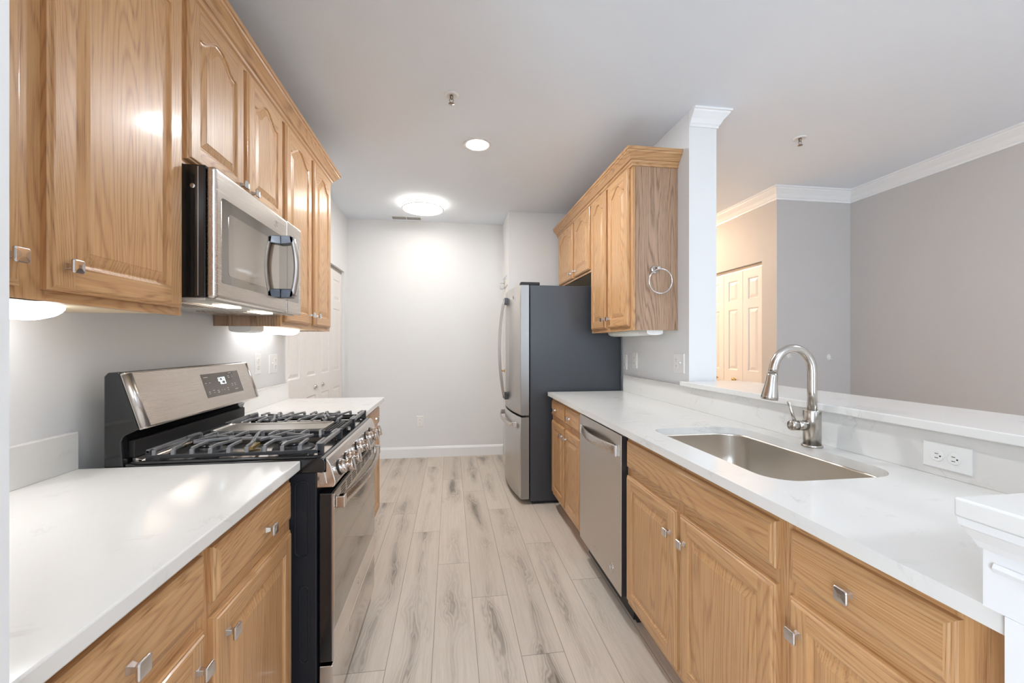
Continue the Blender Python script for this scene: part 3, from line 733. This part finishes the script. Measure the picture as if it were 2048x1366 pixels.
# oven door
MB().box(-.430, -.389, Y0+.004, Y1-.004, .243, .802).build('oven_door', black_gl, rg, .004)
dst = MB().box(-.3895, -.3845, Y0+.006, Y1-.006, .742, .800); dst = dst.build('door_top_strip', steel, rg, .001)
sl = MB()
for k in range(7):
    y = Y0+.10+k*.083
    for j in range(4): sl.box(-.3846, -.3840, y, y+.062, .758+.009*j, .7615+.009*j)
sl.build('vent_slots', slot_m, dst)
MB().box(-.3895, -.3850, Y0+.012, Y1-.012, .342, .7415).build('door_glass', darkglass, rg)
MB().box(-.3895, -.3842, Y0+.006, Y1-.006, .245, .3415).build('door_bottom_strip', polish, rg, .001)
MB().box(-.3895, -.3835, Y0+.004, Y0+.010, .245, .80).build('door_edge_strip', chrome, rg)
h = MB(); rgs = []
for k in range(25):
    t = k/24; y = Y0+.030+(Y1-Y0-.06)*t; bow = .032*math.sin(math.pi*t)
    x = -.362+bow; rgs.append([(x-.010, y, .748), (x, y, .746), (x+.004, y, .765), (x, y, .783), (x-.010, y, .781)])
h.rings(rgs, 0, True); hnd = h.build('door_handle', steel, rg, .001)
for y in (Y0+.022, Y1-.052): MB().box(-.3845, -.353, y, y+.030, .745, .784).build('handle_bracket', polish, hnd, .003)
# badge on the lower strip
MB().lathe((-.3842, YM, .298), (1, 0, 0), [(.013, 0), (.013, .0012), (.011, .0015)], 24).build('badge', chrome, rg)
dwm = MB().box(-.430, -.388, Y0+.006, Y1-.006, .052, .230).build('storage_drawer', polish, rg, .003)
dw = MB(); dw.rings([[(x, y, z) for y, z in rrect(YM-.14, YM+.14, .175, .215, [.01]*4, 4)] for x in (-.3882, -.3872)], 0, False)
dw.build('drawer_grip', steel, dwm, .0008)
MB().box(-.45, -.44, Y0+.02, Y1-.02, .02, .052).build('kick_plate', rubber, rg)

# ------------------------------------------------------------------ microwave
mw = thing('microwave', 'stainless over-the-range microwave under the short left wall cabinet', 'microwave', (-.94, 1.79, 1.436))
MY0, MY1 = 1.4155, 2.166
MB().box(XL+.001, -.772, MY0, MY1, 1.444, 1.866).build('microwave_body', black_gl, mw, .003)
MB().box(-.7945, -.7920, MY0-.0012, MY0, 1.45, 1.86).build('body_seam', steel_v, mw)
MB().lathe((-.809, MY0, 1.797), (0, -1, 0), [(.008, 0), (.008, .002), (.004, .003)], 14).build('screw', chrome, mw)
m = MB(); m.box(-.7718, -.742, MY0, 1.990, 1.440, 1.864); mdoor = m.build('microwave_door', steel, mw, .012, 5)
MB().box(-.7718, -.742, 1.9915, MY1, 1.440, 1.864).build('control_side', steel, mw, .006, 3)
m = MB()
m.rings([[(x, y, z) for y, z in rrect(MY0+.034, 1.9895, 1.496, 1.776, [.012, .001, .001, .012], 4)] for x in (-.7422, -.7412)], 0, False); m.build('window_glass', mwglass, mdoor)
m = MB(); m.rings([[(x, y, z) for y, z in rrect(MY0+.075, 1.90, 1.525, 1.735, [.012]*4, 4)] for x in (-.7411, -.7407)], 0, False)
m.build('window_screen', mat('microwave_screen', (186, 178, 170), .07, 1), mdoor)
m = MB(); m.rings([[(x, y, z) for y, z in rrect(1.992, MY1-.035, 1.496, 1.776, [.001, .010, .010, .001], 4)] for x in (-.7422, -.7412)], 0, False); m.build('control_glass', mwglass, mw)
# logo: ring with a swirl monogram
m = MB(); c = Vector((-.7418, 1.872, 1.812))
m.torus(c, (1, 0, 0), .0145, .0011, 32, 6); m.torus(c+Vector((0, -.004, .001)), (1, 0, 0), .005, .0008, 20, 6, 0, .6, 5.4); m.torus(c+Vector((0, .005, -.001)), (1, 0, 0), .004, .0008, 20, 6, 0, .2, 4.6)
m.build('round_badge', chrome, mdoor)
# handle
hy = 1.935
m = MB(); rgs = []
for k in range(17):
    t = k/16; z = 1.505+.265*t; x = -.700+.018*math.sin(math.pi*t)
    rgs.append([(x-.004, hy-.020, z), (x+.008, hy-.020, z), (x+.012, hy, z), (x+.008, hy+.022, z), (x-.004, hy+.022, z)])
m.rings(rgs, 0, True); hb = m.build('door_handle', steel_v, mw)
dkh = mat('dark_handle', (92, 96, 104), .2, .9)
for z0, z1, zs in ((1.735, 1.775, 1), (1.500, 1.540, -1)):
    MB().prism([(-.7415, z0), (-.700, z0+(.006 if zs > 0 else 0)), (-.688, z0+.010), (-.688, z1-.010), (-.700, z1), (-.7415, z1)], 1, hy-.020, hy+.020).build('handle_bracket', dkh, hb, .003)
# underside
mu = MB().box(XL+.02, -.775, MY0+.004, MY1-.004, 1.436, 1.4438).build('bottom_plate', mat('hood_plate', (205, 205, 200), .25, .6), mw, .001)
for y0 in (MY0+.05, MY1-.29):
    g = MB()
    g.box(-1.06, -.86, y0, y0+.24, 1.4335, 1.4358)
    for k in range(10): g.box(-1.06+.02*k, -1.056+.02*k, y0, y0+.24, 1.4315, 1.4336)
    g.build('grease_filter', steel, mu)
MB().box(-.850, -.800, 1.60, 1.70, 1.4325, 1.4358).build('hood_lamp', hood_m, mu)
MB().box(-.850, -.800, 1.88, 1.98, 1.4325, 1.4358).build('hood_lamp', hood_m, mu)

# ------------------------------------------------------------------ refrigerator
FY0, FY1 = 3.245, 4.155; FM = (FY0+FY1)/2
fr = thing('refrigerator', 'stainless french door refrigerator with dark grey sides', 'refrigerator', (1.0, FM, 0))
MB().box(.637, 1.40, FY0, FY1, .025, 1.775).build('fridge_body', slate, fr, .004)
MB().box(.66, 1.38, FY0+.02, FY1-.02, .0, .025).build('fridge_base', rubber, fr)
def curved(y0, y1, z0, z1):
    mb = MB(); N = 24; rgs = []
    for k in range(N+1):
        y = y0+(y1-y0)*k/N; t = (y-FM)/((FY1-FY0)/2); x = .562-.052*(1-t*t)
        rgs.append([(.628, y, z0), (x+.004, y, z0), (x, y, z0+.004), (x, y, z1-.004), (x+.004, y, z1), (.628, y, z1)])
    mb.rings(rgs, 0, False)
    n_ = 6*N
    for k in range(n_, len(mb.m)): mb.m[k] = 1
    return mb
steel_edge = mat('fridge_door_edge', (158, 156, 154), .42, 1)
dA = curved(FY0+.001, FM-.003, .722, 1.775).build('fridge_door', [steel_v, steel_edge], fr)
dB = curved(FM+.003, FY1-.001, .722, 1.775).build('fridge_door', [steel_v, steel_edge], fr)
dC = curved(FY0+.001, FY1-.001, .045, .705).build('freezer_drawer', [steel_v, steel_edge], fr)
for d in (dA, dB, dC):
    for p in d.data.polygons: p.use_smooth = abs(p.normal.z) < .3 and abs(p.normal.y) < .9 and p.normal.x < -.5
def vhandle(y, parent):
    m = MB(); rgs = []
    for k in range(21):
        t = k/20; z = .80+.915*t; x = .490-.048*math.sin(math.pi*t)**.8
        rgs.append([(x, y-.012, z), (x-.008, y-.007, z), (x-.008, y+.007, z), (x, y+.012, z), (x+.006, y, z)])
    m.rings(rgs, 0, True); hh = m.build('door_handle', steel_v, fr)
    for z in (.80, 1.66): MB().box(.480, .515, y-.015, y+.015, z, z+.055).build('handle_bracket', slate, hh, .004)
vhandle(FM-.045, dA); vhandle(FM+.045, dB)
m = MB(); rgs = []
for k in range(21):
    t = k/20; y = FY0+.10+(FY1-FY0-.20)*t; tt = (y-FM)/((FY1-FY0)/2); x = .562-.052*(1-tt*tt)-.036-.01*math.sin(math.pi*t)
    rgs.append([(x, y, .612), (x-.008, y, .618), (x-.008, y, .640), (x, y, .646), (x+.006, y, .63)])
m.rings(rgs, 0, True); hh = m.build('drawer_handle', steel, fr)
for y in (FY0+.10, FY1-.13):
    tt = (y-FM)/((FY1-FY0)/2); x = .562-.052*(1-tt*tt); MB().box(x-.036, x+.001, y-.003, y+.030, .608, .650).build('handle_bracket', chrome, hh, .003)
MB().box(.562, .72, FY0+.01, FY0+.075, 1.7755, 1.802).build('hinge_cover', rubber, fr, .006)
MB().box(.562, .72, FY1-.075, FY1-.01, 1.7755, 1.802).build('hinge_cover', rubber, fr, .006)
MB().box(.60, .636, FY0+.004, FY1-.004, .706, .721).build('door_gasket', rubber, fr)
m = MB(); m.torus((.524, FY0+.20, 1.70), (-1, 0, 0), .013, .0015, 24, 6); m.torus((.524, FY0+.20, 1.70), (-1, 0, 0), .006, .001, 16, 6); m.build('round_badge', chrome, dA)

# ------------------------------------------------------------------ dishwasher
dwr = thing('dishwasher', 'built-in stainless dishwasher with bowed handle left of the sink cabinet', 'dishwasher', (1.1, 2.1, 0))
DY0, DY1 = 1.800, 2.408
MB().box(.84, 1.41, DY0-.006, DY1+.006, .02, .880).build('dishwasher_tub', rubber, dwr)
dd = MB().box(.781, .8395, DY0, DY1, .125, .872).build('dishwasher_door', steel_dw, dwr, .003)
MB().box(.783, .8393, DY0-.0015, DY0-.0002, .127, .870).build('door_edge', mat('door_edge_dark', (70, 66, 68), .3, .5), dd)
MB().box(.86, .88, DY0, DY1, .0, .120).build('toe_kick', rubber, dwr)
m = MB(); rgs = []
for k in range(25):
    t = k/24; y = DY0+.045+(DY1-DY0-.09)*t; x = .776-.034*math.sin(math.pi*t)**.9
    rgs.append([(x+.006, y, .765), (x, y, .768), (x-.003, y, .788), (x, y, .812), (x+.006, y, .815)])
m.rings(rgs, 0, True); hh = m.build('dishwasher_handle', steel, dwr, .001)
for y in (DY0+.038, DY1-.055): MB().box(.768, .7815, y, y+.017, .764, .816).build('handle_bracket', chrome, hh, .002)
m = MB(); c = Vector((.7805, 1.912, .205)); m.torus(c, (-1, 0, 0), .022, .0014, 32, 6)
m.torus(c+Vector((0, .006, .002)), (-1, 0, 0), .008, .001, 20, 6, 0, .6, 5.4); m.torus(c+Vector((0, -.007, -.001)), (-1, 0, 0), .006, .001, 20, 6, 0, .2, 4.6)
m.build('round_badge', chrome, dd)
m = MB()
for k, (a, b) in enumerate(((0, .012), (.012, .0), (.024, .010), (.036, .002), (.048, .012))): m.bar((.7806, 2.165-a, .19+b-.006), (.7806, 2.165-a-.010, .19-b+.006), .001, .0014)
m.build('etched_mark', chrome, dd)

# ------------------------------------------------------------------ lamps
def ucl(x0, x1, y0, y1, ztop, lens, label, capy):
    r = thing('under_cabinet_light', label, 'under cabinet light', ((x0+x1)/2, (y0+y1)/2, ztop-.036))
    n = 10
    def prof(y, s): return [(x0, y, ztop), (x0, y, ztop-.020*s)]+[(x0+(x1-x0)*(.5-.5*math.cos(math.pi*k/n)), y, ztop-(.022+.014*math.sin(math.pi*k/n))*s) for k in range(1, n)]+[(x1, y, ztop-.020*s), (x1, y, ztop)]
    ya, yb = capy
    MB().rings([prof(ya, 1), prof(yb, 1)], 0, False).build('housing_end', plast_m, r, .001)
    a, b = (yb, y1) if ya == y0 else (y0, ya)
    ys = [a+(b-a)*t for t in (0, .93, .965, .99, 1)] if ya == y0 else [b+(a-b)*t for t in (0, .93, .965, .99, 1)]
    MB().rings([prof(y, s) for y, s in zip(ys, (1, 1, .85, .55, .3))], 0, True).build('lens', lens, r)
ucl(-1.09, -.985, .62, 1.20, 1.3905, ucl_m, 'lit white light bar under the near left wall cabinet', (.62, .66))
ucl(-1.09, -.985, 2.19, 2.85, 1.3905, ucl2_m, 'lit white light bar under the far left wall cabinet', (2.19, 2.33))
ucl(1.235, 1.345, 2.45, 3.10, 1.3905, ucl_off, 'unlit white light bar under the right wall cabinet', (2.45, 2.57))
cl = thing('flush_ceiling_light', 'round double-tier flush mount ceiling light, lit, near the back wall', 'ceiling light', (-.274, 4.166, 2.63))
c = (-.274, 4.166, 0)
MB().lathe((c[0], c[1], CE-.028), (0, 0, 1), [(.192, 0), (.192, .028)], 48).build('upper_diffuser', lamp2_m, cl)
MB().lathe((c[0], c[1], CE-.036), (0, 0, 1), [(.195, .0), (.205, .001), (.205, .007), (.195, .008)], 48).build('upper_rim', plast_m, cl)
MB().lathe((c[0], c[1], 2.648), (0, 0, 1), [(.197, .006), (.197, .022)], 48).build('side_diffuser', lamp2_m, cl)
MB().torus((c[0], c[1], 2.650), (0, 0, 1), .200, .0055, 56, 8).build('lower_rim', plast_m, cl)
MB().lathe((c[0], c[1], 2.642), (0, 0, 1), [(.0, 0), (.15, .001), (.19, .004), (.196, .010)], 48, 0, True, False).build('bottom_diffuser', lamp_m, cl)
rc = thing('recessed_light', 'lit round recessed gimbal downlight in the kitchen ceiling', 'recessed light', (.188, 2.884, CE-.01))
MB().lathe((.188, 2.884, CE), (0, 0, -1), [(.098, 0), (.098, .003), (.088, .006), (.060, .003), (.056, .001)], 40).build('trim_ring', trim_m, rc)
MB().lathe((.182, 2.880, CE-.0045), (0, 0, -1), [(.054, 0), (.052, .004), (.0, .005)], 36).build('lens', can_m, rc)
rc2 = thing('recessed_light', 'lit round recessed downlight overhead between range and sink, above the frame', 'recessed light', (.188, .6, CE-.01))
MB().lathe((.188, .6, CE), (0, 0, -1), [(.098, 0), (.098, .003), (.088, .006), (.060, .003), (.056, .001)], 40).build('trim_ring', trim_m, rc2)
MB().lathe((.188, .6, CE-.0045), (0, 0, -1), [(.054, 0), (.052, .004), (.0, .005)], 36).build('lens', can2_m, rc2)
for (x, y, mm, lb) in ((2.6, .7, din_fill_m, 'added round fill lamp on the dining side ceiling, unseen above the frame'), (.9, -1.6, liv_fill_m, 'added round fill lamp on the living room ceiling, unseen behind the camera')):  # two added lamps out of view, brightening and evening the ceiling
    q = thing('flush_ceiling_light', lb, 'ceiling light', (x, y, CE-.07))
    MB().lathe((x, y, CE), (0, 0, -1), [(.12, 0), (.12, .022)], 40).build('lamp_base', trim_m, q)
    MB().lathe((x, y, CE-.0225), (0, 0, -1), [(.20, 0), (.205, .02), (.19, .045), (.0, .05)], 48).build('diffuser', mm, q)
hl = thing('hall_ceiling_light', 'warm round ceiling light in the hall behind the column', 'ceiling light', (2.15, 5.1, CE-.08))
MB().lathe((2.15, 5.1, CE), (0, 0, -1), [(.15, 0), (.15, .02), (.14, .03)], 36).build('lamp_base', trim_m, hl)
MB().lathe((2.15, 5.1, CE-.03), (0, 0, -1), [(.14, 0), (.13, .03), (.09, .055), (0, .07)], 36).build('lamp_shade', hall_m, hl)

# ------------------------------------------------------------------ small fittings
v = thing('ceiling_vent', 'white slotted air vent in the ceiling beside the flush light', 'vent', (-.48, 4.66, CE-.006))
MB().box(-.655, -.315, 4.60, 4.72, CE-.005, CE-.0005).build('vent_frame', trim_m, v, .001)
for x0, x1 in ((-.638, -.490), (-.480, -.330)):
    m = MB()
    for k in range(15): m.box(x0+(x1-x0)*k/15, x0+(x1-x0)*(k+.55)/15, 4.618, 4.702, CE-.0065, CE-.0048)
    m.build('louvre', slot_m, v)
def sprinkler(x, y, label):
    s = thing('fire_sprinkler', label, 'sprinkler', (x, y, CE-.05), 'ceiling fire sprinklers')
    MB().lathe((x, y, CE), (0, 0, -1), [(.040, 0), (.040, .003), (.030, .008), (.022, .004), (.012, .003)], 28).build('escutcheon', trim_m, s)
    m = MB().lathe((x, y, CE-.003), (0, 0, -1), [(.010, 0), (.010, .012), (.006, .016), (.006, .022)], 14)
    for a in (-1, 1): m.tube([(x+a*.006, y, CE-.018), (x+a*.012, y, CE-.030), (x+a*.002, y, CE-.046)], .0018, 8)
    m.lathe((x, y, CE-.046), (0, 0, -1), [(.004, 0), (.016, .003), (.016, .0045), (0, .006)], 18)
    m.build('sprinkler_head', mat('sprinkler_metal', (150, 135, 120), .35, .9), s)
sprinkler(.005, 2.332, 'pendant fire sprinkler in the kitchen ceiling above the range')
sprinkler(2.366, 2.494, 'pendant fire sprinkler in the dining ceiling right of the column')

def plate(P, u, v, w, h, kinds, label, name='wall_outlet', cat='outlet', rot=False):
    """wall plate centred at u,v; kinds = list of 'outlet'/'switch'/'rocker' side by side"""
    r = thing(name, label, cat, P(u, v, .003))
    m = MB(); m.rings([rect_ring(P, u-w/2+e, u+w/2-e, v-h/2+e, v+h/2-e, q) for e, q in ((0, 0), (0, .003), (.003, .006))], 0, False); m.build('cover_plate', plast_m, r)
    n = len(kinds)
    for i, k in enumerate(kinds):
        cu = u+(i-(n-1)/2)*.046
        if k == 'outlet':
            for s in (-1, 1):
                du, dv = (s*.020, 0) if rot else (0, s*.020)
                m = MB(); m.rings([[P(cu+du+(.0165-e)*math.cos(a), v+dv+(.0165-e)*math.sin(a), q) for a in [2*math.pi*j/24 for j in range(24)]] for e, q in ((0, .006), (.001, .0085), (.003, .009))], 0, False)
                f = m.build('receptacle', plast_m, r)
                m = MB()
                for s2 in (-1, 1):
                    if rot: a = (cu+du-.0005-.004, cu+du+.004, v+s2*.006-.0009, v+s2*.006+.0009)
                    else: a = (cu+s2*.006-.0009, cu+s2*.006+.0009, v+dv, v+dv+.008)
                    m.rings([rect_ring(P, *a, q) for q in (.0088, .0094)], 0, False)
                a = (cu+du-.011, cu+du-.007, v-.002, v+.002) if rot else (cu-.002, cu+.002, v+dv-.010, v+dv-.006)
                m.rings([rect_ring(P, *a, q) for q in (.0088, .0094)], 0, False); m.build('slots', slot_m, f)
        elif k == 'switch':
            m = MB(); m.rings([rect_ring(P, cu-.0055, cu+.0055, v-.012, v+.012, q) for q in (.0055, .0068)], 0, False)
            m.rings([rect_ring(P, cu-.004, cu+.004, v-.002, v+.008, .006), rect_ring(P, cu-.0035, cu+.0035, v+.003, v+.011, .016)], 0, False)
            m.build('toggle', plast_m, r, .0005)
        else:
            m = MB(); m.rings([rect_ring(P, cu-.0165, cu+.0165, v-.033, v+.033, q) for q in (.0055, .0085)], 0, False)
            f = m.build('receptacle', plast_m, r, .0005)
            m = MB()
            for dv in (-.02, .02):
                for s2 in (-1, 1): m.rings([rect_ring(P, cu+s2*.006-.0009, cu+s2*.006+.0009, v+dv-.004, v+dv+.004, q) for q in (.0083, .0088)], 0, False)
            m.build('slots', slot_m, f)
    return r
PWL = PL_(XL); PWR = PR_(XR); PBS = PR_(1.398)
plate(PWL, 2.62, 1.178, .076, .122, ['outlet'], 'white duplex outlet on the left wall, nearer the range')
plate(PWL, 2.835, 1.170, .118, .122, ['switch', 'outlet'], 'white switch and outlet plate on the left wall, nearer the closet', 'switch_plate', 'switch')
plate(PWR, 2.405, 1.176, .118, .122, ['switch', 'outlet'], 'white switch and outlet plate on the right wall beside the column', 'switch_plate', 'switch')
plate(PWR, 3.03, 1.170, .076, .122, ['rocker'], 'white rectangular outlet on the right wall, middle one of the three', 'wall_outlet')
plate(PWR, 3.205, 1.150, .060, .122, ['outlet'], 'outlet on the right wall tucked against the refrigerator', 'wall_outlet')
plate(lambda u, v, w: (u, YB-w, v), -.345, .412, .078, .125, ['outlet'], 'white duplex outlet low on the back wall above the baseboard')
plate(PBS, .980, .974, .116, .074, ['outlet'], 'white duplex outlet turned sideways in the quartz backsplash', rot=True)

tr = thing('towel_ring', 'chrome towel ring on the side of the right wall cabinet', 'towel ring', (1.27, 2.42, 1.70))
MB().lathe((1.272, 2.4230, 1.766), (0, -1, 0), [(.026, 0), (.026, .006), (.022, .010), (.009, .012), (.009, .045), (.011, .047), (.011, .060), (.008, .062)], 24).build('mount', chrome, tr)
MB().torus((1.285, 2.370, 1.686), (0, 1, .06), .075, .0045, 48, 10).build('ring', chrome, tr)
def hook(x, z, label):
    h = thing('adhesive_hook', label, 'hook', (x, 3.32, z), 'white adhesive hooks')
    m = MB(); m.rings([[(x+(.018-e)*math.cos(a), 3.325-q, z+(.028-e)*math.sin(a)) for a in [2*math.pi*j/24 for j in range(24)]] for e, q in ((0, 0), (0, .004), (.002, .006))], 0, False); m.build('hook_base', plast_m, h)
    MB().tube([(x, 3.318, z+.006), (x, 3.312, z-.014), (x, 3.298, z-.022), (x, 3.290, z-.012)], [.006, .006, .005, .004], 10).build('hook_prong', plast_m, h)
hook(3.035, 1.200, 'white adhesive hook on the grey wall seen through the faucet arch')
hook(3.448, 1.178, 'white adhesive hook on the grey wall, right of the faucet')
